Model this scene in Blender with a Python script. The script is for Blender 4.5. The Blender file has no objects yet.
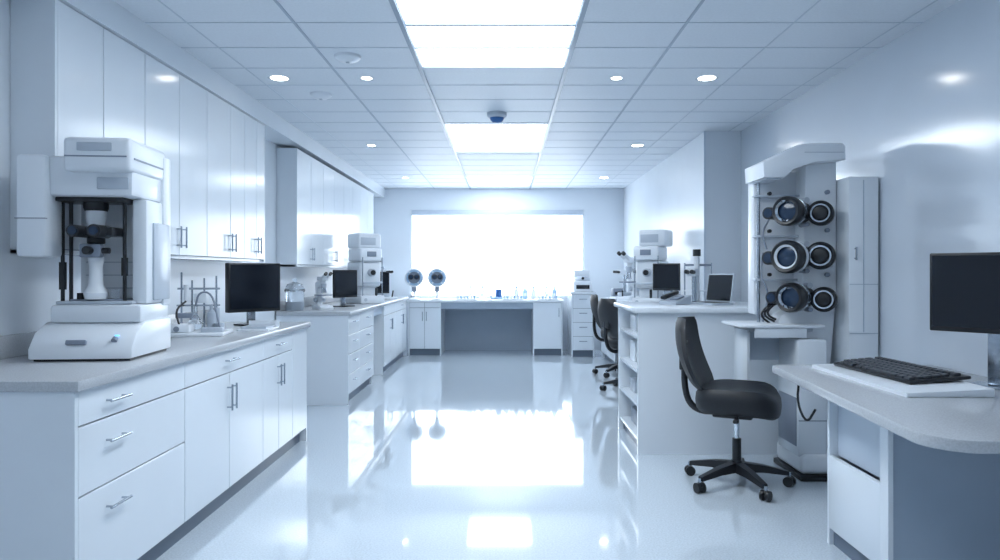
import bpy, bmesh, math, random
from mathutils import Vector, Matrix
random.seed(4)
scn=bpy.context.scene
# ---------------------------------------------------------------- materials
def mat(name,col,rough=.4,metal=0,emit=None,es=0,noise=None,coat=0,trans=0,ior=1.45,bump=0,cr_=.05,cior=1.5,bd=.002):
    m=bpy.data.materials.new(name); m.use_nodes=True
    nt=m.node_tree; p=nt.nodes['Principled BSDF']
    p.inputs['Base Color'].default_value=(*col,1)
    p.inputs['Roughness'].default_value=rough
    p.inputs['Metallic'].default_value=metal
    p.inputs['Coat Weight'].default_value=coat
    p.inputs['Coat Roughness'].default_value=cr_
    p.inputs['Coat IOR'].default_value=cior
    p.inputs['Transmission Weight'].default_value=trans
    p.inputs['IOR'].default_value=ior
    if emit:
        p.inputs['Emission Color'].default_value=(*emit,1); p.inputs['Emission Strength'].default_value=es
    if noise:
        sc,amt=noise
        tc=nt.nodes.new('ShaderNodeTexCoord'); nz=nt.nodes.new('ShaderNodeTexNoise')
        nz.inputs['Scale'].default_value=sc; nz.inputs['Detail'].default_value=3
        cr=nt.nodes.new('ShaderNodeValToRGB')
        cr.color_ramp.elements[0].position=.38; cr.color_ramp.elements[1].position=.6
        cr.color_ramp.elements[0].color=(*[c*(1-amt) for c in col],1)
        cr.color_ramp.elements[1].color=(*col,1)
        nt.links.new(tc.outputs['Object'],nz.inputs['Vector'])
        nt.links.new(nz.outputs['Fac'],cr.inputs['Fac']); nt.links.new(cr.outputs['Color'],p.inputs['Base Color'])
        if bump:
            bp=nt.nodes.new('ShaderNodeBump'); bp.inputs['Strength'].default_value=bump; bp.inputs['Distance'].default_value=bd
            nt.links.new(nz.outputs['Fac'],bp.inputs['Height']); nt.links.new(bp.outputs['Normal'],p.inputs['Normal'])
    return m
M={}
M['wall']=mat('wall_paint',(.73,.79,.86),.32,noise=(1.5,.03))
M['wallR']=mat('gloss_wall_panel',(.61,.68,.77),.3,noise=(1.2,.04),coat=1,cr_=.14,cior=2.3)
M['ceil']=mat('ceiling_tile',(.73,.785,.85),.5,noise=(60,.03))
M['grid']=mat('ceiling_grid',(.55,.62,.70),.4)
M['rail']=mat('ceiling_rail',(.26,.33,.42),.35)
M['floor']=mat('epoxy_floor',(.63,.715,.80),.065,noise=(110,.14),ior=1.6,coat=.5,cr_=.03)
M['lam']=mat('white_laminate',(.75,.81,.875),.16,noise=(2,.02))
M['lamg']=mat('grey_laminate',(.38,.46,.56),.3,noise=(3,.04))
M['lamm']=mat('pale_grey_laminate',(.56,.64,.74),.3,noise=(3,.04))
M['dgap']=mat('carcass_shadow_gap',(.17,.22,.29),.6)
M['kick']=mat('toe_kick',(.14,.18,.24),.4)
M['top']=mat('solid_surface_top',(.50,.53,.57),.22,noise=(160,.12))
M['topw']=mat('white_solid_surface',(.72,.77,.83),.2,noise=(160,.05))
M['wp']=mat('white_plastic',(.76,.81,.87),.28)
M['gp']=mat('grey_plastic',(.22,.26,.33),.35)
M['lg']=mat('light_grey_plastic',(.48,.54,.62),.3)
M['bk']=mat('black_plastic',(.012,.014,.018),.35)
M['bf']=mat('black_fabric',(.014,.017,.023),.5,noise=(220,.4),bump=.3)
M['scr']=mat('dark_screen',(.006,.010,.018),.12,noise=(3,.2))
M['met']=mat('brushed_metal',(.45,.50,.56),.25,1,noise=(40,.1))
M['chr']=mat('chrome',(.75,.8,.85),.1,1)
M['lens']=mat('lens_glass',(.02,.04,.08),.10)
M['blu']=mat('blue_plastic',(.04,.14,.38),.3)
M['lblu']=mat('light_blue_plastic',(.35,.52,.72),.3)
M['gl']=mat('clear_glass',(.88,.94,1),.03,trans=.9)
M['key']=mat('key_caps',(.035,.04,.05),.4)
M['led']=mat('blue_led',(.1,.4,1),.4,emit=(.15,.5,1),es=2)
M['panel']=mat('light_diffuser',(.9,.95,1),.5,emit=(.88,.948,1),es=9.4)
M['win']=mat('backlit_window_blind',(.9,.95,1),.5,emit=(.89,.955,1),es=4.5)
M['down']=mat('downlight_lamp',(.9,.95,1),.5,emit=(1,.97,.92),es=16)
# ---------------------------------------------------------------- builder
class B:
    def __init__(s,name): s.n=name; s.bm=bmesh.new(); s.ms=[]
    def mi(s,m):
        if m not in s.ms: s.ms.append(m)
        return s.ms.index(m)
    def _fin(s,faces,m):
        i=s.mi(m)
        for f in faces: f.material_index=i
    def box(s,x0,x1,y0,y1,z0,z1,m,bev=0,seg=2,rz=0,rx=0,ry=0):
        c=Vector(((x0+x1)/2,(y0+y1)/2,(z0+z1)/2))
        mt=Matrix.Translation(c)@Matrix.Rotation(rz,4,'Z')@Matrix.Rotation(ry,4,'Y')@Matrix.Rotation(rx,4,'X')@Matrix.Diagonal((abs(x1-x0),abs(y1-y0),abs(z1-z0),1))
        n0=set(s.bm.faces)
        r=bmesh.ops.create_cube(s.bm,size=1,matrix=mt)
        if bev:
            es=list({e for v in r['verts'] for e in v.link_edges})
            bmesh.ops.bevel(s.bm,geom=es,offset=bev,segments=seg,profile=.5,affect='EDGES')
        s._fin([f for f in s.bm.faces if f not in n0],m)
    def cyl(s,p0,p1,r,m,r2=None,seg=20,caps=True):
        p0=Vector(p0);p1=Vector(p1);d=p1-p0;L=d.length
        if r2 is None:r2=r
        q=d.to_track_quat('Z','Y').to_matrix().to_4x4()
        n0=set(s.bm.faces)
        bmesh.ops.create_cone(s.bm,cap_ends=caps,segments=seg,radius1=r,radius2=r2,depth=L,matrix=Matrix.Translation((p0+p1)/2)@q)
        s._fin([f for f in s.bm.faces if f not in n0],m)
    def sph(s,c,r,m,sc=(1,1,1),seg=16):
        n0=set(s.bm.faces)
        bmesh.ops.create_uvsphere(s.bm,u_segments=seg,v_segments=seg//2,radius=r,matrix=Matrix.Translation(c)@Matrix.Diagonal((*sc,1)))
        s._fin([f for f in s.bm.faces if f not in n0],m)
    def tube(s,pts,r,m,seg=10,smooth=0):
        P=[Vector(p) for p in pts]
        for _ in range(smooth):
            Q=[P[0]]
            for a,b in zip(P,P[1:]): Q+= [a*.75+b*.25,a*.25+b*.75]
            P=Q+[P[-1]]
        for a,b in zip(P,P[1:]): s.cyl(a,b,r,m,seg=seg)
        for p in P[1:-1]: s.sph(p,r*1.0,m,seg=8)
    def prism(s,pts,ax,lo,hi,m,bev=0):
        def mk(p,t):
            return {'x':(t,p[0],p[1]),'y':(p[0],t,p[1]),'z':(p[0],p[1],t)}[ax]
        n0=set(s.bm.faces)
        a=[s.bm.verts.new(mk(p,lo)) for p in pts]; b=[s.bm.verts.new(mk(p,hi)) for p in pts]
        fs=[s.bm.faces.new(a),s.bm.faces.new(b[::-1])]
        n=len(pts)
        for i in range(n): fs.append(s.bm.faces.new((a[i],b[i],b[(i+1)%n],a[(i+1)%n])))
        bmesh.ops.recalc_face_normals(s.bm,faces=fs)
        if bev:
            es=list({e for f in fs[:2] for e in f.edges})
            bmesh.ops.bevel(s.bm,geom=es,offset=bev,segments=2,profile=.5,affect='EDGES')
        s._fin([f for f in s.bm.faces if f not in n0],m)
    def lathe(s,prof,c,m,seg=24,ax=(0,0,1)):
        q=Vector(ax).to_track_quat('Z','Y').to_matrix(); c=Vector(c)
        n0=set(s.bm.faces); rings=[]
        for r,z in prof:
            rings.append([s.bm.verts.new(c+q@Vector((max(r,1e-4)*math.cos(2*math.pi*i/seg),max(r,1e-4)*math.sin(2*math.pi*i/seg),z))) for i in range(seg)])
        for a,b in zip(rings,rings[1:]):
            for i in range(seg): s.bm.faces.new((a[i],a[(i+1)%seg],b[(i+1)%seg],b[i]))
        fs=[f for f in s.bm.faces if f not in n0]
        bmesh.ops.recalc_face_normals(s.bm,faces=fs)
        s._fin(fs,m)
    def slab(s,fn,nu,nv,m):
        n0=set(s.bm.faces); G=[]
        for sd in (0,1):
            G.append([[s.bm.verts.new(fn(i/nu,j/nv,sd)) for j in range(nv+1)] for i in range(nu+1)])
        for k,g in enumerate(G):
            for i in range(nu):
                for j in range(nv):
                    q=[g[i][j],g[i+1][j],g[i+1][j+1],g[i][j+1]]
                    s.bm.faces.new(q if k==0 else q[::-1])
        bd=[(i,0) for i in range(nu)]+[(nu,j) for j in range(nv)]+[(i,nv) for i in range(nu,0,-1)]+[(0,j) for j in range(nv,0,-1)]
        for t in range(len(bd)):
            a=bd[t];b=bd[(t+1)%len(bd)]
            s.bm.faces.new((G[0][b[0]][b[1]],G[0][a[0]][a[1]],G[1][a[0]][a[1]],G[1][b[0]][b[1]]))
        fs=[f for f in s.bm.faces if f not in n0]
        bmesh.ops.recalc_face_normals(s.bm,faces=fs)
        s._fin(fs,m)
    def done(s,loc=(0,0,0),rz=0,bev=0,ang=35):
        me=bpy.data.meshes.new(s.n); s.bm.to_mesh(me); s.bm.free()
        for m in s.ms: me.materials.append(M[m])
        for p in me.polygons: p.use_smooth=True
        me.set_sharp_from_angle(angle=math.radians(ang))
        o=bpy.data.objects.new(s.n,me); scn.collection.objects.link(o)
        o.location=loc; o.rotation_euler=(0,0,rz)
        return o
def dup(o,loc,rz=None):
    n=bpy.data.objects.new(o.name.split('.')[0],o.data); scn.collection.objects.link(n)
    n.location=loc; n.rotation_euler=(0,0,o.rotation_euler.z if rz is None else rz)
    return n
R=math.radians
H=1.277; CZ=2.65
# ---------------------------------------------------------------- room shell
def simple(name,boxes):
    b=B(name)
    for bx in boxes: b.box(*bx)
    return b.done()
YF=11.5; YB=-1.6
simple('floor',[(-2.4,2.5,YB-.1,YF+.1,-.1,0,'floor')])
simple('wall_left',[(-2.3,-2.2,YB,YF,0,CZ,'wall')])
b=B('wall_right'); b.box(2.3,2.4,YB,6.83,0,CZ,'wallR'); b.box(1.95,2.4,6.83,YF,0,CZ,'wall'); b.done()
simple('wall_back',[(-2.3,2.4,YB-.1,YB,0,CZ,'wall')])
wx0,wx1,wz0,wz1=-1.56,1.31,.86,2.30
simple('wall_far',[(-2.3,wx0,YF,YF+.12,0,CZ,'wall'),(wx1,2.4,YF,YF+.12,0,CZ,'wall'),(wx0,wx1,YF,YF+.12,0,wz0,'wall'),(wx0,wx1,YF,YF+.12,wz1,CZ,'wall')])
b=B('window_1')
b.box(wx0,wx1,YF+.07,YF+.10,wz0,wz1,'win')
for a in [(wx0,wx0+.03),(wx1-.03,wx1)]: b.box(a[0],a[1],YF+.02,YF+.07,wz0,wz1,'lam')
b.box(wx0,wx1,YF+.02,YF+.07,wz0,wz0+.03,'lam')
b.box(wx0+.03,wx1-.03,YF+.0,YF+.07,wz1-.09,wz1,'lamm',.01)
b.done()
simple('trim_soffit',[(-2.2,-1.98,YB,YF,2.5,CZ,'lam')])
simple('baseboard_right',[(2.285,2.3,YB,6.83,0,.09,'lamg')])
simple('trim_corner',[(1.94,1.95,6.82,6.84,0,CZ,'lamm')])
LP=[(-.6,.4),(2.3,4.71),(6.5,8.0),(10.1,11.1)]  # first span is an unseen panel overhead, added to light the near end
b=B('ceiling')
x0,x1=-.57,.41
b.box(-2.3,x0,YB,YF,CZ,CZ+.1,'ceil'); b.box(x1,2.4,YB,YF,CZ,CZ+.1,'ceil')
ys=[YB]+[v for p in LP for v in p]+[YF]
for i in range(0,len(ys),2): b.box(x0,x1,ys[i],ys[i+1],CZ,CZ+.1,'ceil')
b.box(x0,x1,YB,YF,CZ+.1,CZ+.14,'ceil')
b.done()
b=B('trim_ceiling_grid')
for x in (-1.16,1.0): b.box(x-.008,x+.008,YB,YF,CZ-.004,CZ+.003,'lamg')
for x in (-1.75,1.59,2.18): b.box(x-.004,x+.004,YB,YF,CZ-.003,CZ+.003,'grid')
for x in (x0,x1): b.box(x-.014,x+.014,YB,YF,CZ-.012,CZ+.004,'rail')
y=-1.3
while y<YF:
    b.box(-1.98,x0-.016,y-.004,y+.004,CZ-.003,CZ+.003,'grid'); b.box(x1+.016,2.3 if y<6.8 else 1.95,y-.004,y+.004,CZ-.003,CZ+.003,'grid')
    if not any(a-.05<y<c+.05 for a,c in LP): b.box(x0+.016,x1-.016,y-.004,y+.004,CZ-.003,CZ+.003,'grid')
    y+=.4293
b.done()
for a,c in LP:
    b=B('ceiling_light_panel')
    b.box(x0+.02,x1-.02,a+.02,c-.02,CZ+.03,CZ+.05,'panel')
    for q in [(x0+.001,x0+.02,a,c),(x1-.02,x1-.001,a,c),(x0+.02,x1-.02,a,a+.02),(x0+.02,x1-.02,c-.02,c)]: b.box(*q,CZ,CZ+.05,'lam')
    if c<9:
        t=c-.40
        while t>a+.2:
            b.box(x0+.02,x1-.02,t-.014,t+.014,CZ+.004,CZ+.03,'rail'); t-=.40
    b.done()
def downlight(x,y,r=.075):
    b=B('recessed_downlight')
    b.lathe([(r*.78,0),(r,-.003),(r*1.05,-.001),(r*1.05,.0)],(0,0,0),'lam')
    b.cyl((0,0,-.0015),(0,0,.0),r*.78,'down',seg=24)
    b.done((x,y,CZ))
for p in [(-1.6,4.96),(1.43,4.96),(-.98,4.96,.045),(.79,4.96,.045),(-1.45,7.6,.05),(1.44,7.6),(-1.45,10.2,.05),(1.44,10.2),(-1.6,2.4),(1.43,2.4),(-1.6,0),(1.43,0)]: downlight(*p)
b=B('smoke_detector'); b.lathe([(.0,-.04),(.05,-.035),(.08,-.015),(.085,0)],(0,0,0),'wp'); b.box(-.01,.01,-.01,.01,-.045,-.035,'lg'); b.done((-1.0,4.45,CZ))
dup(bpy.data.objects['smoke_detector'],(-1.42,5.4,CZ))
b=B('dome_camera'); b.lathe([(.085,0),(.085,-.03),(.065,-.045)],(0,0,0),'lg'); b.lathe([(.062,-.04),(.055,-.065),(.035,-.085),(0,-.09)],(0,0,0),'blu'); b.done((-.07,6.04,CZ))
# ---------------------------------------------------------------- cabinets
def handle(b,x,z,vert,L=.14,yf=0):
    if vert:
        b.cyl((x,yf-.028,z-L/2),(x,yf-.028,z+L/2),.0055,'met',seg=10)
        for t in(-1,1): b.cyl((x,yf,z+t*L*.38),(x,yf-.028,z+t*L*.38),.0045,'met',seg=8)
    else:
        b.cyl((x-L/2,yf-.028,z),(x+L/2,yf-.028,z),.0055,'met',seg=10)
        for t in(-1,1): b.cyl((x+t*L*.38,yf,z),(x+t*L*.38,yf-.028,z),.0045,'met',seg=8)
def front(b,a,c,z0,z1,m='lam'):
    b.box(a+.003,c-.003,0,.02,z0+.003,z1-.003,m,.002,1)
def base_run(name,L,D,Ht,units,loc,rz,top='top',tt=.04,kick=.1,splash=0,fm='lam'):
    b=B(name)
    zt=Ht-tt
    b.box(-.02,L+.02,-.025,D,zt,Ht,top,.008)
    for a,c,k in units:
        if k=='knee':
            b.box(a,c,D-.04,D-.02,.0,zt,'lamg'); b.box(a,c,.03,.06,zt-.1,zt,'lamg'); continue
        b.box(a+.018,c-.018,.022,D-.01,kick,zt-.002,'dgap')
        ia=a<.001 or any(abs(u[1]-a)<.001 and u[2]=='knee' for u in units)
        ic=c>L-.001 or any(abs(u[0]-c)<.001 and u[2]=='knee' for u in units)
        b.box(a,a+.018,0 if a<.001 else .021,D,0 if ia else kick,zt,'lam')
        b.box(c-.018,c,0 if c>L-.001 else .021,D,0 if ic else kick,zt,'lam')
        b.box(a+(.018 if ia else 0),c-(.018 if ic else 0),.05,.065,0,kick,'kick')
        m=(a+c)/2; A=a+.018*(a<.001); C=c-.018*(c>L-.001)
        if k=='dr3':
            zs=[kick,.48,.73,zt]
            for p,q in zip(zs,zs[1:]): front(b,A,C,p,q); handle(b,A+(C-A)*.28,q-.085 if q-p>.2 else (p+q)/2,False)
        elif k=='dr4':
            n=4
            for i in range(n):
                p=kick+(zt-kick)*i/n;q=kick+(zt-kick)*(i+1)/n; front(b,A,C,p,q); handle(b,m,q-.07,False,.12)
        elif k=='drdo':
            front(b,A,C,.73,zt); handle(b,m,.80,False)
            front(b,A,m,kick,.73); front(b,m,C,kick,.73); handle(b,m-.03,.6,True); handle(b,m+.03,.6,True)
        elif k=='dodo':
            front(b,A,m,.73,zt);front(b,m,C,.73,zt)
            front(b,A,m,kick,.73); front(b,m,C,kick,.73); handle(b,m-.03,.6,True); handle(b,m+.03,.6,True)
        elif k=='do':
            front(b,A,C,kick,zt); handle(b,C-.04,zt-.15,True)
        elif k=='blank': front(b,A,C,kick,zt)
    if splash: b.box(0,L,D-.015,D,Ht,Ht+splash,top,.003)
    return b.done(loc,rz)
def wall_run(name,edges,D,z0,z1,loc,rz,hs):
    b=B(name); L=edges[-1]
    b.box(.018,L-.018,.022,D,z0+.01,z1,'dgap')
    b.box(0,.018,0,D,z0,z1,'lam'); b.box(L-.018,L,0,D,z0,z1,'lam'); b.box(0,L,.02,D,z0,z0+.018,'lam')
    for i,(a,c) in enumerate(zip(edges,edges[1:])):
        A=a+.018*(i==0);C=c-.018*(i==len(edges)-2)
        front(b,A,C,z0+.018,z1)
    for h,t in hs: handle(b,h+t*.035,z0+.13,True,.13)
    return b.done(loc,rz)
base_run('base_cabinet_counter',2.86,.69,.90,[(0,.84,'dr3'),(.84,1.9,'drdo'),(1.9,2.5,'drdo'),(2.5,2.86,'blank')],(-1.5,2.44,0),R(90),splash=.1)
base_run('base_cabinet_counter',3.98,.69,.90,[(0,.5,'dr4'),(.5,1.3,'dr4'),(1.3,2.0,'knee'),(2.0,2.9,'dodo'),(2.9,3.98,'drdo')],(-1.5,6.7,0),R(90),splash=.1)
e=[0,.38,.78,1.19,1.59,1.99,2.27,2.52,2.72]
wall_run('wall_cabinet_row',e,.198,1.36,2.498,(-2.0,3.11,0),R(90),[(1.19,-1),(1.19,1),(1.99,-1),(1.99,1),(2.52,-1),(2.52,1)])
e=[i*.49 for i in range(9)]
wall_run('wall_cabinet_row',e,.198,1.33,2.47,(-2.0,6.73,0),R(90),[(.49,-1),(.49,1),(1.47,-1),(1.47,1),(2.45,-1),(2.45,1)])
base_run('window_side_counter',2.36,.79,.85,[(0,.5,'dodo'),(.5,1.91,'knee'),(1.91,2.36,'do')],(-1.48,10.70,0),0,top='topw')
base_run('storage_pedestal_counter',.34,.69,.98,[(0,.34,'dr4')],(1.0,10.5,0),0,top='topw')
base_run('workstation_counter',4.55,.50,.90,[(0,1.3,'dodo'),(1.3,3.55,'knee'),(3.55,4.55,'dr3')],(1.43,10.4,0),R(-90),top='topw')
# island
b=B('reception_island')
b.box(.90,2.29,4.86,5.80,.99,1.03,'topw',.01)
b.box(.93,2.28,4.90,4.93,0,.99,'lam')
b.box(1.35,1.37,4.93,5.76,0,.99,'lamg'); b.box(.93,2.28,5.73,5.76,0,.99,'lam')
for z in (.08,.32,.56,.80): b.box(.94,1.35,4.93,5.73,z,z+.02,'lam')
b.box(.97,1.35,4.93,5.73,0,.08,'kick')
for z,its in {.10:[(5.0,.2,.16,'lg'),(5.3,.25,.12,'gp')],.34:[(4.98,.14,.18,'wp'),(5.2,.1,.14,'lblu'),(5.4,.2,.1,'lg')],.58:[(5.0,.3,.09,'gp'),(5.4,.22,.16,'wp')],.82:[(5.05,.2,.1,'lg'),(5.35,.25,.12,'wp')]}.items():
    for y,w,h,m in its: b.box(1.0,1.28,y,y+w,z,z+h,m,.006)
b.done()
# ---------------------------------------------------------------- near right desk
b=B('workstation_desk')
DZ=.78
def arc(cx,cy,r,a0,a1,n=8): return [(cx+r*math.cos(R(a0+(a1-a0)*i/n)),cy+r*math.sin(R(a0+(a1-a0)*i/n))) for i in range(n+1)]
pts=arc(1.28+.14,2.06+.14,.14,180,270)+[(2.29,2.06),(2.29,3.76)]+arc(1.42+.05,3.76-.05,.05,90,180,4)
b.prism(pts,'z',DZ-.04,DZ,'top',.006)
b.box(1.52,2.28,2.75,2.78,0,DZ-.04,'lamg'); b.box(1.50,1.52,2.74,2.80,0,DZ-.04,'lam')
b.box(1.52,2.28,3.28,3.30,0,DZ-.04,'lam'); b.box(1.515,1.54,2.80,3.28,.08,.42,'lam',.004); b.box(1.56,1.58,2.78,3.28,.42,DZ-.04,'lamm')
b.box(1.54,1.56,2.78,3.28,0,.08,'kick')
b.box(1.52,2.25,3.1,3.6,DZ-.10,DZ-.04,'lamg',.004)
b.tube([(1.47,3.5,DZ-.04),(1.46,3.5,.62),(1.5,3.48,.52),(1.53,3.45,.6)],.006,'bk',smooth=2)
b.done()
b=B('keyboard_tray')
b.prism([(-.19,0),(.16,0),(.16,.034),(-.19,.018)],'y',-.44,.42,'wp',.005)
b.done((1.78,3.21,DZ))
b=B('computer_keyboard')
b.box(-.135,.135,-.31,.31,.006,.022,'bk',.006,ry=R(-4.5))
for i in range(6):
    x=-.11+i*.037+(.014 if i==5 else 0)
    zz=.023+(x)*.078
    if i==0:
        for p,q in [(-.29,-.25),(-.24,-.2),(-.19,.02),(.03,.07),(.08,.12)]+[(.155+k*.037,.187+k*.037) for k in range(3)]: b.box(x-.014,x+.014,p,q,zz-.004,zz+.009,'key',.002,1,ry=R(-4.5))
    else:
        for k in range(16):
            y=-.29+k*.037
            b.box(x-.015,x+.015,y,y+.032,zz-.004,zz+.010,'key',.003,1,ry=R(-4.5))
b.done((1.815,3.25,DZ+.028),R(3))
def monitor(name,w,h,stand,loc,rz,basem='bk',deep=.03,neckm='met',bw=.26):
    b=B(name)
    b.box(-w/2,w/2,-deep/2,deep/2,stand,stand+h,'bk',.006)
    b.box(-w/2+.012,w/2-.012,-deep/2-.002,-deep/2+.002,stand+.022,stand+h-.012,'scr')
    b.box(-w*.32,w*.32,deep/2,deep/2+.03,stand+h*.2,stand+h*.8,'bk',.012)
    b.box(-.03,.03,.02,.045,.01,stand+h*.45,neckm,.006)
    b.box(-w*bw,w*bw,-.06,.09,0,.012,basem,.005)
    return b.done(loc,rz)
monitor('computer_monitor',.49,.350,.232,(2.095,3.0,DZ),R(-50),basem='met',bw=.18)
# ---------------------------------------------------------------- office chair
def chair():
    b=B('office_chair')
    for i in range(5):
        a=R(90+72*i+20); d=Vector((math.cos(a),math.sin(a),0)); t=Vector((-d.y,d.x,0))
        def P(r,w,z): return d*r+t*w+Vector((0,0,z))
        n0=set(b.bm.faces)
        sec=[(.03,.035,.085,.14),(.15,.03,.085,.125),(.30,.02,.068,.092)]
        rings=[[b.bm.verts.new(P(r,-w,z0)),b.bm.verts.new(P(r,w,z0)),b.bm.verts.new(P(r,w*.7,z1)),b.bm.verts.new(P(r,-w*.7,z1))] for r,w,z0,z1 in sec]
        for p,q in zip(rings,rings[1:]):
            for k in range(4): b.bm.faces.new((p[k],p[(k+1)%4],q[(k+1)%4],q[k]))
        b.bm.faces.new(rings[0][::-1]); b.bm.faces.new(rings[-1])
        fs=[f for f in b.bm.faces if f not in n0]; bmesh.ops.recalc_face_normals(b.bm,faces=fs); b._fin(fs,'bk')
        c=d*.305
        b.cyl((c.x,c.y,.05),(c.x,c.y,.085),.011,'met',seg=10)
        ca=a+R(50+40*i); u=Vector((math.cos(ca),math.sin(ca),0))
        for sg in(-1,1):
            q=c+u*.016*sg
            b.cyl(q+u*.009*sg+Vector((0,0,.03)),q-u*.007*sg+Vector((0,0,.03)),.03,'bk',seg=18)
        b.sph((c.x,c.y,.045),.022,'bk',(1,1,.8),12)
    b.cyl((0,0,.085),(0,0,.15),.038,'bk',r2=.03); b.cyl((0,0,.15),(0,0,.28),.026,'bk'); b.cyl((0,0,.28),(0,0,.43),.015,'chr')
    b.box(-.09,.09,-.13,.1,.41,.455,'bk',.012); b.cyl((.05,.02,.44),(.24,.03,.43),.006,'bk',seg=8); b.box(.22,.27,.015,.045,.42,.44,'bk',.006)
    n=28
    def ring(s,z):
        o=[]
        for i in range(n):
            t=2*math.pi*i/n; cx=math.copysign(abs(math.cos(t))**.62,math.cos(t)); sy=math.copysign(abs(math.sin(t))**.62,math.sin(t))
            x=cx*.25*s; y=sy*.24*s+.01
            zz=z-(.035*max(0,(y-.12)/.12)**2 if y>.12 else 0)+ .02*(abs(x)/.245)**2*(1 if z>.5 else 0)
            o.append(b.bm.verts.new((x,y,zz)))
        return o
    n0=set(b.bm.faces)
    rs=[ring(.55,.440),ring(.9,.452),ring(.98,.475),ring(1.0,.515),ring(.98,.555),ring(.9,.582),ring(.6,.582),ring(.25,.575)]
    for p,q in zip(rs,rs[1:]):
        for i in range(n): b.bm.faces.new((p[i],p[(i+1)%n],q[(i+1)%n],q[i]))
    b.bm.faces.new(rs[0][::-1]); b.bm.faces.new(rs[-1])
    fs=[f for f in b.bm.faces if f not in n0]; bmesh.ops.recalc_face_normals(b.bm,faces=fs); b._fin(fs,'bf')
    def bk(u,v,sd):
        z=.565+v*.43; wv=(.195+.045*math.sin(math.pi*min(1,v*1.1+.1)))
        e=(2*u-1); corner=1
        if v>.8: corner=math.sqrt(max(.0,1-((v-.8)/.2)**2*.55))
        if v<.15: corner=math.sqrt(max(.0,1-((.15-v)/.15)**2*.5))
        x=e*wv*corner
        y=-.215-.12*v-.035*math.sin(v*math.pi)+.055*e*e
        th=.028*(1-.55*abs(e)**4)*(1-.5*abs(2*v-1)**6)
        return (x,y+(th if sd==0 else -th),z)
    b.slab(bk,14,14,'bf')
    b.tube([(0,-.1,.43),(0,-.24,.425),(0,-.31,.52),(0,-.31,.78)],.02,'bk',smooth=2)
    b.box(-.09,.09,-.325,-.295,.68,.86,'bk',.01)
    return b
o=chair().done((1.39,4.2,0),R(-116),ang=50)
o2=dup(o,(1.36,7.55,0),R(-70)); o3=dup(o,(1.42,8.7,0),R(-95))
# ---------------------------------------------------------------- left analyser machine
b=B('laboratory_analyzer')
b.box(-.19,.2,-.19,.2,0,.014,'bk')
b.prism([(-.22,.012),(.21,.012),(.21,.16),(-.08,.16),(-.17,.12),(-.22,.055)],'x',-.20,.22,'wp',.012)
b.box(-.17,.21,-.11,.205,.155,.235,'wp',.015); b.box(-.15,.17,-.10,.08,.235,.25,'lg',.004); b.box(-.1,.12,-.08,.05,.25,.258,'gp',.002)
b.box(-.15,.22,.12,.21,.22,.92,'wp',.012)
b.box(.15,.215,-.06,.12,.235,.70,'wp',.012)
b.box(-.25,-.13,-.215,-.075,.44,.87,'wp',.016); b.box(-.252,-.13,-.217,-.2,.60,.604,'gp')
b.box(-.15,.205,-.18,.2,.70,.87,'wp',.018)
b.box(-.06,.215,-.225,.16,.80,.945,'wp',.022,3); b.box(.212,.2175,-.19,.12,.855,.862,'gp'); b.box(-.05,.20,-.2265,-.223,.86,.866,'gp'); b.box(.0,.14,-.2275,-.224,.885,.92,'lg',.003)
b.box(.06,.19,-.185,-.178,.73,.78,'lg',.004)
b.box(-.145,.15,.105,.121,.25,.70,'wp')
for z in(.3,.36,.42): b.box(-.12,.1,.10,.106,z,z+.005,'lg')
for x in(-.135,-.10,.125): b.cyl((x,-.07,.235),(x,-.07,.70),.008,'bk')
b.cyl((-.135,-.07,.30),(-.135,-.07,.42),.015,'bk'); b.cyl((.125,-.07,.36),(.125,-.07,.44),.014,'bk')
b.box(-.145,.15,-.14,.03,.682,.70,'bk',.005)
b.lathe([(.045,.258),(.05,.285),(.03,.32),(.026,.40),(.032,.43),(.032,.50)],(0,-.06,0),'wp'); b.lathe([(.032,.50),(.036,.505),(.036,.53),(.028,.54)],(0,-.06,0),'bk'); b.lathe([(.024,.54),(.034,.58),(.04,.61),(.04,.66)],(0,-.06,0),'wp'); b.lathe([(.045,.645),(.05,.66),(.05,.69)],(0,-.06,0),'bk')
b.box(-.075,.105,-.14,-.02,.532,.572,'bk',.01); b.cyl((.055,-.20,.552),(.055,-.08,.552),.028,'bk'); b.cyl((-.03,-.20,.552),(-.03,-.09,.552),.026,'bk')
for x in(.055,-.03): b.cyl((x,-.204,.552),(x,-.199,.552),.018,'lens')
b.box(-.045,.045,-.12,-.08,.44,.50,'gp',.008); b.cyl((0,-.15,.47),(0,-.11,.47),.018,'bk'); b.cyl((.04,-.1,.47),(.075,-.1,.47),.013,'bk')
b.box(-.05,.03,-.219,-.2,.07,.09,'gp',.003,rx=R(-20)); b.cyl((.14,-.205,.085),(.14,-.19,.095),.012,'gp')
b.box(.14,.155,-.197,-.188,.105,.110,'led')
b.box(.213,.224,.0,.18,.25,.6,'lg',.004)
b.cyl((.08,-.06,.258),(.08,-.06,.30),.018,'gl'); b.cyl((-.06,-.07,.258),(-.06,-.07,.285),.015,'bk')
b.done((-1.81,3.15,.90),R(5))
b=B('distillation_apparatus')
b.box(-.19,.15,-.14,.16,0,.022,'wp',.006); b.box(-.19,-.04,-.12,.02,.022,.07,'wp',.01); b.cyl((-.11,-.125,.045),(-.11,-.118,.045),.016,'gp')
for x in(-.13,-.07,.0,.07): b.cyl((x,.06,.02),(x,.06,.34+.04*math.sin(x*40)),.006,'met',seg=8)
b.box(-.15,.09,.05,.07,.27,.282,'met'); b.box(-.15,.09,.03,.07,.17,.18,'met'); b.box(-.15,-.05,.0,.07,.10,.13,'gp',.004)
b.box(-.05,.02,.02,.09,.19,.25,'wp',.008); b.cyl((-.1,.06,.2),(-.1,.06,.3),.018,'wp'); b.cyl((.07,.06,.06),(.07,.06,.16),.02,'lg')
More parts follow.
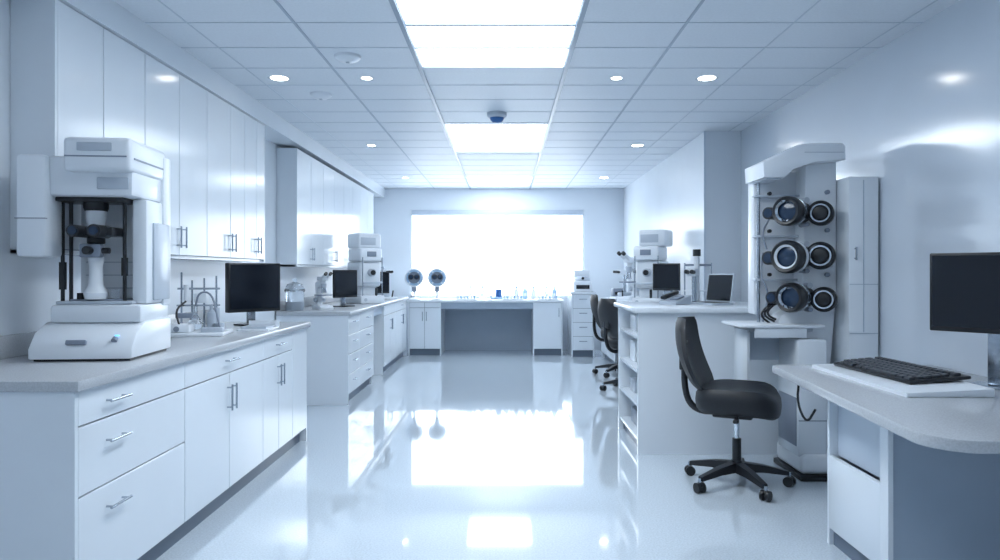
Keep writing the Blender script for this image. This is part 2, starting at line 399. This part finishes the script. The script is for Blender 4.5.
b.lathe([(.0,.03),(.035,.035),(.045,.07),(.03,.10),(.012,.12),(.012,.17)],(-.04,.02,0),'gl',16)
b.lathe([(.0,.03),(.025,.035),(.025,.13),(.01,.15),(.01,.18)],(.05,.02,0),'lg',16)
b.tube([(-.04,.02,.17),(-.02,.02,.26),(.06,0,.25),(.10,-.04,.1),(.12,-.05,.03)],.006,'gp',smooth=2)
b.tube([(-.1,.04,.2),(-.14,-.04,.15),(-.10,-.08,.05)],.006,'bk',smooth=2); b.cyl((.1,.0,.022),(.1,.0,.07),.03,'lg'); b.box(.02,.14,-.11,-.05,.022,.05,'lg',.004)
b.done((-1.82,4.20,.90),R(10))
monitor('computer_monitor',.40,.345,.095,(-1.79,4.98,.90),R(50),deep=.055)
b=B('paper_tray'); b.box(-.1,.1,-.14,.14,0,.01,'wp',.003); b.box(-.1,.1,.13,.14,.01,.05,'wp'); b.box(-.08,.08,-.12,.12,.01,.025,'lg'); b.done((-1.62,4.60,.90),R(4))
def microscope(name,s=1.0,h=.42):
    b=B(name)
    b.prism([(-.13*s,0),(.11*s,0),(.11*s,.05*s),(-.10*s,.04*s),(-.13*s,.02*s)],'x',-.08*s,.08*s,'wp',.006*s)
    b.prism([(.05*s,.04*s),(.11*s,.04*s),(.12*s,h*.75),(-.03*s,h*.85),(-.04*s,h*.72),(.05*s,h*.6)],'x',-.03*s,.03*s,'wp',.006*s)
    b.box(-.075*s,.075*s,-.1*s,.05*s,h*.38,h*.41,'gp',.003)
    b.cyl((0,-.04*s,h*.72),(0,-.04*s,h*.6),.035*s,'lg',r2=.028*s)
    for a in(-.5,.5,0): b.cyl((a*.03*s,-.04*s,h*.6),(a*.05*s,-.045*s,h*.46),.011*s,'met',seg=12)
    b.box(-.045*s,.045*s,-.08*s,.05*s,h*.8,h*.92,'wp',.012*s)
    for x in(-.028*s,.028*s):
        b.cyl((x,-.05*s,h*.87),(x,-.14*s,h*.98),.016*s,'wp'); b.cyl((x,-.14*s,h*.98),(x,-.165*s,h*1.01),.019*s,'bk')
    for x in(-1,1): b.cyl((x*.03*s,.07*s,h*.25),(x*.065*s,.07*s,h*.25),.025*s,'lg')
    return b
mi=microscope('binocular_microscope',.9,.36).done((-1.86,7.12,.90),R(40))
dup(mi,(1.72,7.18,.90),R(-50))
b=B('glass_desiccator'); b.lathe([(.0,0),(.08,0),(.09,.02),(.09,.18),(.1,.19),(.1,.2),(.07,.26),(.02,.28),(.02,.31),(0,.315)],(0,0,0),'gl',24); b.cyl((0,0,.004),(0,0,.09),.07,'lg'); b.done((-2.06,6.86,.90))
monitor('computer_monitor',.36,.30,.10,(-1.74,7.62,.90),R(60))
def refr(name):
    b=B(name)
    b.box(-.16,.16,-.22,.2,0,.10,'wp',.02); b.box(-.11,.11,-.12,.16,.10,.2,'wp',.015)
    b.box(-.14,.14,-.16,.18,.2,.5,'wp',.03,3); b.box(-.16,.14,-.2,.12,.5,.66,'wp',.03,3)
    b.box(-.07,.05,-.21,-.19,.56,.62,'gp',.004); b.box(-.13,.18,-.1,.19,.66,.84,'wp',.025,3); b.box(-.10,.1,-.105,-.09,.7,.79,'lg',.004)
    b.cyl((0,-.15,.37),(0,-.21,.37),.045,'lg'); b.cyl((0,-.21,.37),(0,-.225,.37),.03,'bk'); b.cyl((.05,-.20,.09),(.05,-.2,.19),.014,'bk'); b.cyl((-.10,-.2,.05),(-.10,-.225,.05),.02,'lg')
    for x in(-.13,.13): b.cyl((x,-.2,.08),(x,-.2,.55),.007,'met',seg=8)
    b.box(-.13,.13,-.215,-.19,.24,.262,'lg',.005)
    return b
o=refr('auto_refractometer').done((-1.70,8.45,.90),R(40))
monitor('computer_monitor',.34,.28,.10,(-1.66,9.05,.90),R(30))
dup(o,(1.63,7.75,.90),R(-30))
microscope('binocular_microscope',1.3,.62).done((1.66,9.2,.90),R(-50))
monitor('computer_monitor',.26,.26,.20,(1.55,6.72,.90),R(-25))
b=B('slit_lamp')
b.box(-.14,.14,-.16,.16,0,.03,'wp',.01); b.box(-.06,.06,-.08,.08,.03,.09,'lg',.01); b.cyl((0,0,.09),(0,0,.36),.02,'met')
b.box(-.04,.04,-.12,.05,.34,.41,'wp',.012); b.box(-.02,.02,.06,.12,.03,.52,'wp',.008); b.cyl((0,.09,.52),(0,.09,.58),.035,'bk')
for x in(-.025,.025): b.cyl((x,-.11,.375),(x,-.17,.38),.018,'bk')
for x in(-.12,.12): b.cyl((x,.13,.03),(x,.13,.46),.007,'met',seg=8)
b.box(-.12,.12,.12,.14,.2,.215,'wp',.004); b.box(-.12,.12,.12,.135,.43,.45,'gp',.004); b.cyl((.08,-.1,.03),(.09,-.11,.12),.01,'bk')
o=b.done((1.68,6.22,.90),R(-30)); dup(o,(1.72,8.5,.90),R(-60)); dup(o,(1.68,9.85,.90),R(-60)); dup(o,(-1.7,9.75,.90),R(50))
b=B('laptop_computer')
b.box(-.14,.14,-.10,.10,0,.016,'lg',.004); b.box(-.125,.125,-.07,.08,.016,.019,'key')
b.box(-.14,.14,.09,.102,.012,.235,'lg',.003,rx=R(-8)); b.box(-.13,.13,.086,.09,.03,.225,'scr',rx=R(-8))
b.done((1.56,5.32,1.03),R(-66))
b=B('desk_telephone'); b.prism([(-.1,0),(.1,0),(.1,.07),(-.1,.025)],'x',-.08,.08,'lg',.006); b.box(-.075,-.03,-.09,.1,.055,.085,'bk',.012,rx=R(13)); b.box(.0,.065,-.07,.03,.045,.058,'gp',.003,rx=R(13)); b.done((1.30,5.35,1.03),R(-50))
# ---------------------------------------------------------------- ophthalmic unit
b=B('ophthalmic_examination_unit')
b.box(1.80,2.08,4.26,4.70,0,.035,'bk',.008)
b.box(1.81,2.06,4.28,4.68,.035,.16,'wp',.03,3)
b.prism([(1.92,.12),(2.04,.12),(2.05,.6),(2.08,.95),(2.095,1.12),(2.095,2.0),(1.90,2.0),(1.88,1.2),(1.84,1.06),(1.74,1.0),(1.72,.94),(1.84,.90),(1.88,.7)],'y',4.42,4.66,'wp',.012)
b.box(1.80,1.98,4.30,4.62,.14,.86,'lam',.012)
for z in (.36,.60): b.box(1.805,1.975,4.296,4.31,z,z+.005,'dgap')
b.box(1.795,1.805,4.32,4.60,.20,.5,'gp',.004)
b.box(1.45,1.97,4.30,4.70,.93,.952,'wp',.01); b.box(1.52,1.92,4.36,4.66,.905,.93,'lg',.006); b.box(1.54,1.86,4.31,4.33,.87,.93,'lam',.005)
b.box(1.52,1.54,4.40,4.64,.55,.93,'lam',.004); b.box(1.54,1.80,4.60,4.62,.70,.93,'lamm')
b.prism([(1.59,1.86),(1.585,1.955),(1.80,2.06),(1.86,2.07),(2.08,2.07),(2.095,2.05),(2.095,1.97),(1.90,1.95),(1.78,1.91),(1.72,1.86)],'y',4.30,4.64,'wp',.012)
b.box(1.62,1.71,4.33,4.58,1.852,1.862,'lg'); b.box(1.84,2.08,4.296,4.305,2.01,2.015,'lg')
b.box(1.62,2.095,4.56,4.68,1.0,1.93,'wp',.015)
for x in(1.64,): b.cyl((x,4.53,.952),(x,4.53,1.87),.011,'met')
for z in(1.22,1.50,1.76): b.box(1.61,2.0,4.50,4.57,z,z+.014,'lg',.003)
for z in(1.26,1.54,1.78):
    b.cyl((2.03,4.40,z),(2.03,4.43,z),.014,'gp'); b.cyl((1.70,4.49,z),(1.70,4.51,z),.012,'bk')
d=Vector((-.76,-.65,0)).normalized(); d2=Vector((-.50,-.87,0)).normalized()
for i,(x,z,r) in enumerate([(1.79,1.652,.092),(1.79,1.37,.102),(1.81,1.12,.092)]):
    c=Vector((x,4.35,z))
    b.lathe([(.0,-.12),(r*.7,-.12),(r*.76,-.05),(r*.84,-.045),(r*.84,-.012)],c,'bk',28,ax=d)
    b.lathe([(r*.84,-.012),(r*.96,-.008),(r*.96,.016),(r*.88,.018)],c,'wp' if i==1 else 'met',28,ax=d)
    b.lathe([(r*.88,.018),(r*.96,.025),(r,.04),(r,.085),(r*.9,.10),(r*.74,.095),(r*.62,.07)],c,'bk',28,ax=d)
    b.lathe([(r*.76,.090),(r*.72,.099),(r*.60,.085)],c,'wp' if i==1 else 'chr',28,ax=d)
    b.lathe([(r*.62,.070),(r*.3,.080),(0,.083)],c,'lens',28,ax=d)
    k=Vector((x+.175,4.35,z-.012+(.02 if i==1 else 0))); r2=r*.84
    b.lathe([(0,-.1),(r2*.7,-.1),(r2*.75,-.04),(r2*.9,-.03)],k,'bk',28,ax=d2)
    b.lathe([(r2*.9,-.03),(r2*.98,-.026),(r2*.98,-.012),(r2*.9,-.008)],k,'met',28,ax=d2)
    b.lathe([(r2*.9,-.008),(r2,0),(r2,.05),(r2*.86,.063),(r2*.74,.055)],k,'bk',28,ax=d2)
    b.lathe([(r2*.78,.052),(r2*.74,.066),(r2*.62,.066),(r2*.60,.05)],k,'chr',28,ax=d2)
    b.lathe([(r2*.60,.05),(r2*.5,.066),(r2*.3,.07),(0,.07)],k,'bk',28,ax=d2)
    b.box(x-.02,x+.20,4.42,4.57,z-.055,z+.055,'wp',.018)
    b.cyl((x+.09,4.36,z+r*.8),(x+.09,4.45,z+r*.8),.018,'lg'); b.cyl((x+.09,4.35,z-r*.85),(x+.09,4.45,z-r*.85),.014,'gp')
    e2=c+Vector((-.105,.08,-.005))
    b.cyl(e2-d*.05,e2+d*.04,r*.42,'bk'); b.cyl(e2+d*.038,e2+d*.043,r*.3,'lens')
for k in range(3): b.tube([(1.72+.03*k,4.5,1.09),(1.66,4.44-.03*k,1.06),(1.62+.02*k,4.45,1.0),(1.7+.05*k,4.5,.95)],.007,'bk',smooth=2)
b.tube([(1.66,4.5,1.4),(1.62,4.45,1.25),(1.67,4.42,1.15),(1.65,4.48,.96)],.006,'gp',smooth=2)
b.tube([(1.70,4.5,1.62),(1.63,4.45,1.52),(1.66,4.44,1.42)],.006,'gp',smooth=2)
b.done()
b=B('tall_equipment_cabinet')
b.box(2.102,2.285,4.28,4.78,.02,1.86,'lam',.006)
b.box(2.107,2.28,4.276,4.282,1.20,1.204,'lamg'); b.box(2.107,2.28,4.276,4.282,.90,.904,'lamg'); b.cyl((2.14,4.26,1.35),(2.14,4.26,1.43),.006,'met',seg=8)
b.box(2.19,2.194,4.276,4.282,.91,1.84,'lamg')
for z in (1.36,1.42): b.cyl((2.14,4.26,z),(2.14,4.285,z),.005,'met',seg=8)
b.box(2.11,2.28,4.29,4.77,0,.02,'kick')
b.done()
# ---------------------------------------------------------------- far counter items
def head():
    # front faces -y
    b=B('vision_test_head')
    b.lathe([(0,0),(.09,0),(.09,.015),(.03,.03),(.018,.05),(.018,.22),(0,.22)],(0,0,0),'wp')
    b.box(-.035,.035,-.03,.03,.12,.2,'gp',.01)
    c=Vector((0,0,.34))
    b.lathe([(0,.07),(.06,.07),(.12,.04),(.145,0),(.145,-.03),(.13,-.042),(.12,-.03)],c,'wp',32,ax=(0,1,0))
    b.lathe([(.12,-.03),(.115,-.04),(.095,-.042),(.09,-.03)],c,'lblu',32,ax=(0,1,0))
    b.lathe([(.09,-.03),(0,-.032)],c,'gp',32,ax=(0,1,0))
    for x in(-.042,.042):
        b.lathe([(.040,-.03),(.040,-.06),(.032,-.065),(.028,-.055)],c+Vector((x,0,.01)),'bk',20,ax=(0,1,0)); b.lathe([(.028,-.055),(0,-.058)],c+Vector((x,0,.01)),'lens',20,ax=(0,1,0))
    for a in(50,130,230,310): b.cyl((.105*math.cos(R(a)),-.03,c.z+.105*math.sin(R(a))),(.105*math.cos(R(a)),-.055,c.z+.105*math.sin(R(a))),.014,'wp',seg=12)
    b.cyl((0,0,.19),(0,.03,.28),.02,'wp')
    return b
h1=head().done((-1.40,10.80,.85))
dup(h1,(-1.05,10.82,.85),R(8))
def bottle(col,cap):
    b=B('reagent_bottle')
    b.lathe([(0,0),(.035,0),(.038,.01),(.038,.12),(.03,.145),(.014,.16),(.014,.18)],(0,0,0),col,16); b.lathe([(.018,.175),(.018,.205),(0,.207)],(0,0,0),cap,16); b.box(-.02,.02,-.0395,-.037,.04,.09,'wp')
    return b
bs=[bottle('gl','blu').done((-.55,11.1,.85)),bottle('wp','lblu').done((.45,11.1,.85)),bottle('lblu','wp').done((.78,11.1,.85))]
for i,x in enumerate([-.36,.18,.32,.66]): dup(bs[i%3],(x,11.03+.07*(i%3),.85))
b=B('glass_display_case')
for p in[(-.12,-.1),(.12,-.1),(-.12,.1),(.12,.1)]: b.cyl((*p,0),(*p,.42),.008,'met',seg=8)
b.box(-.13,.13,-.11,.11,0,.03,'lblu',.004); b.box(-.13,.13,-.11,.11,.40,.42,'lg',.004); b.box(-.12,.12,-.1,.1,.2,.206,'gl'); b.cyl((0,0,.03),(0,0,.15),.05,'blu'); b.cyl((0,0,.206),(0,0,.3),.04,'gl')
b.done((-.10,11.15,.85))
b=B('sample_tray'); b.box(-.16,.16,-.1,.1,0,.02,'wp',.005)
for i in range(6):
    for j in range(3): b.cyl((-.13+i*.052,-.06+j*.06,.02),(-.13+i*.052,-.06+j*.06,.06),.015,'lblu' if (i+j)%2 else 'wp',seg=10)
o=b.done((-.6,10.85,.85)); dup(o,(.12,10.83,.85)); dup(o,(.66,10.83,.85))
b=B('benchtop_centrifuge'); b.box(-.14,.14,-.15,.15,0,.16,'wp',.02,3); b.lathe([(.13,.16),(.12,.2),(.06,.235),(0,.24)],(0,0,0),'lg'); b.box(-.1,.1,-.155,-.148,.04,.1,'scr',.003); b.cyl((.0,-.13,.2),(0,-.15,.2),.02,'bk'); b.box(-.12,.12,.0,.14,.2,.33,'wp',.015); b.done((1.18,10.75,.98))
b=B('label_printer'); b.box(-.1,.1,-.1,.1,0,.14,'gp',.02); b.box(-.07,.07,-.105,-.095,.05,.09,'bk'); b.done((1.66,10.22,.90))
# ---------------------------------------------------------------- world + camera
w=bpy.data.worlds.new('world'); scn.world=w; w.use_nodes=True
w.node_tree.nodes['Background'].inputs[0].default_value=(.6,.75,1,1); w.node_tree.nodes['Background'].inputs[1].default_value=.3
cam=bpy.data.cameras.new('camera'); co=bpy.data.objects.new('camera',cam); scn.collection.objects.link(co)
co.location=(0,0,H); co.rotation_euler=(R(90),0,0); cam.sensor_width=36; cam.lens=25.2; cam.shift_x=-.005; cam.shift_y=-.008
cam.clip_start=.05
scn.camera=co
scn.view_settings.view_transform='Standard'; scn.view_settings.look='None'; scn.view_settings.exposure=0
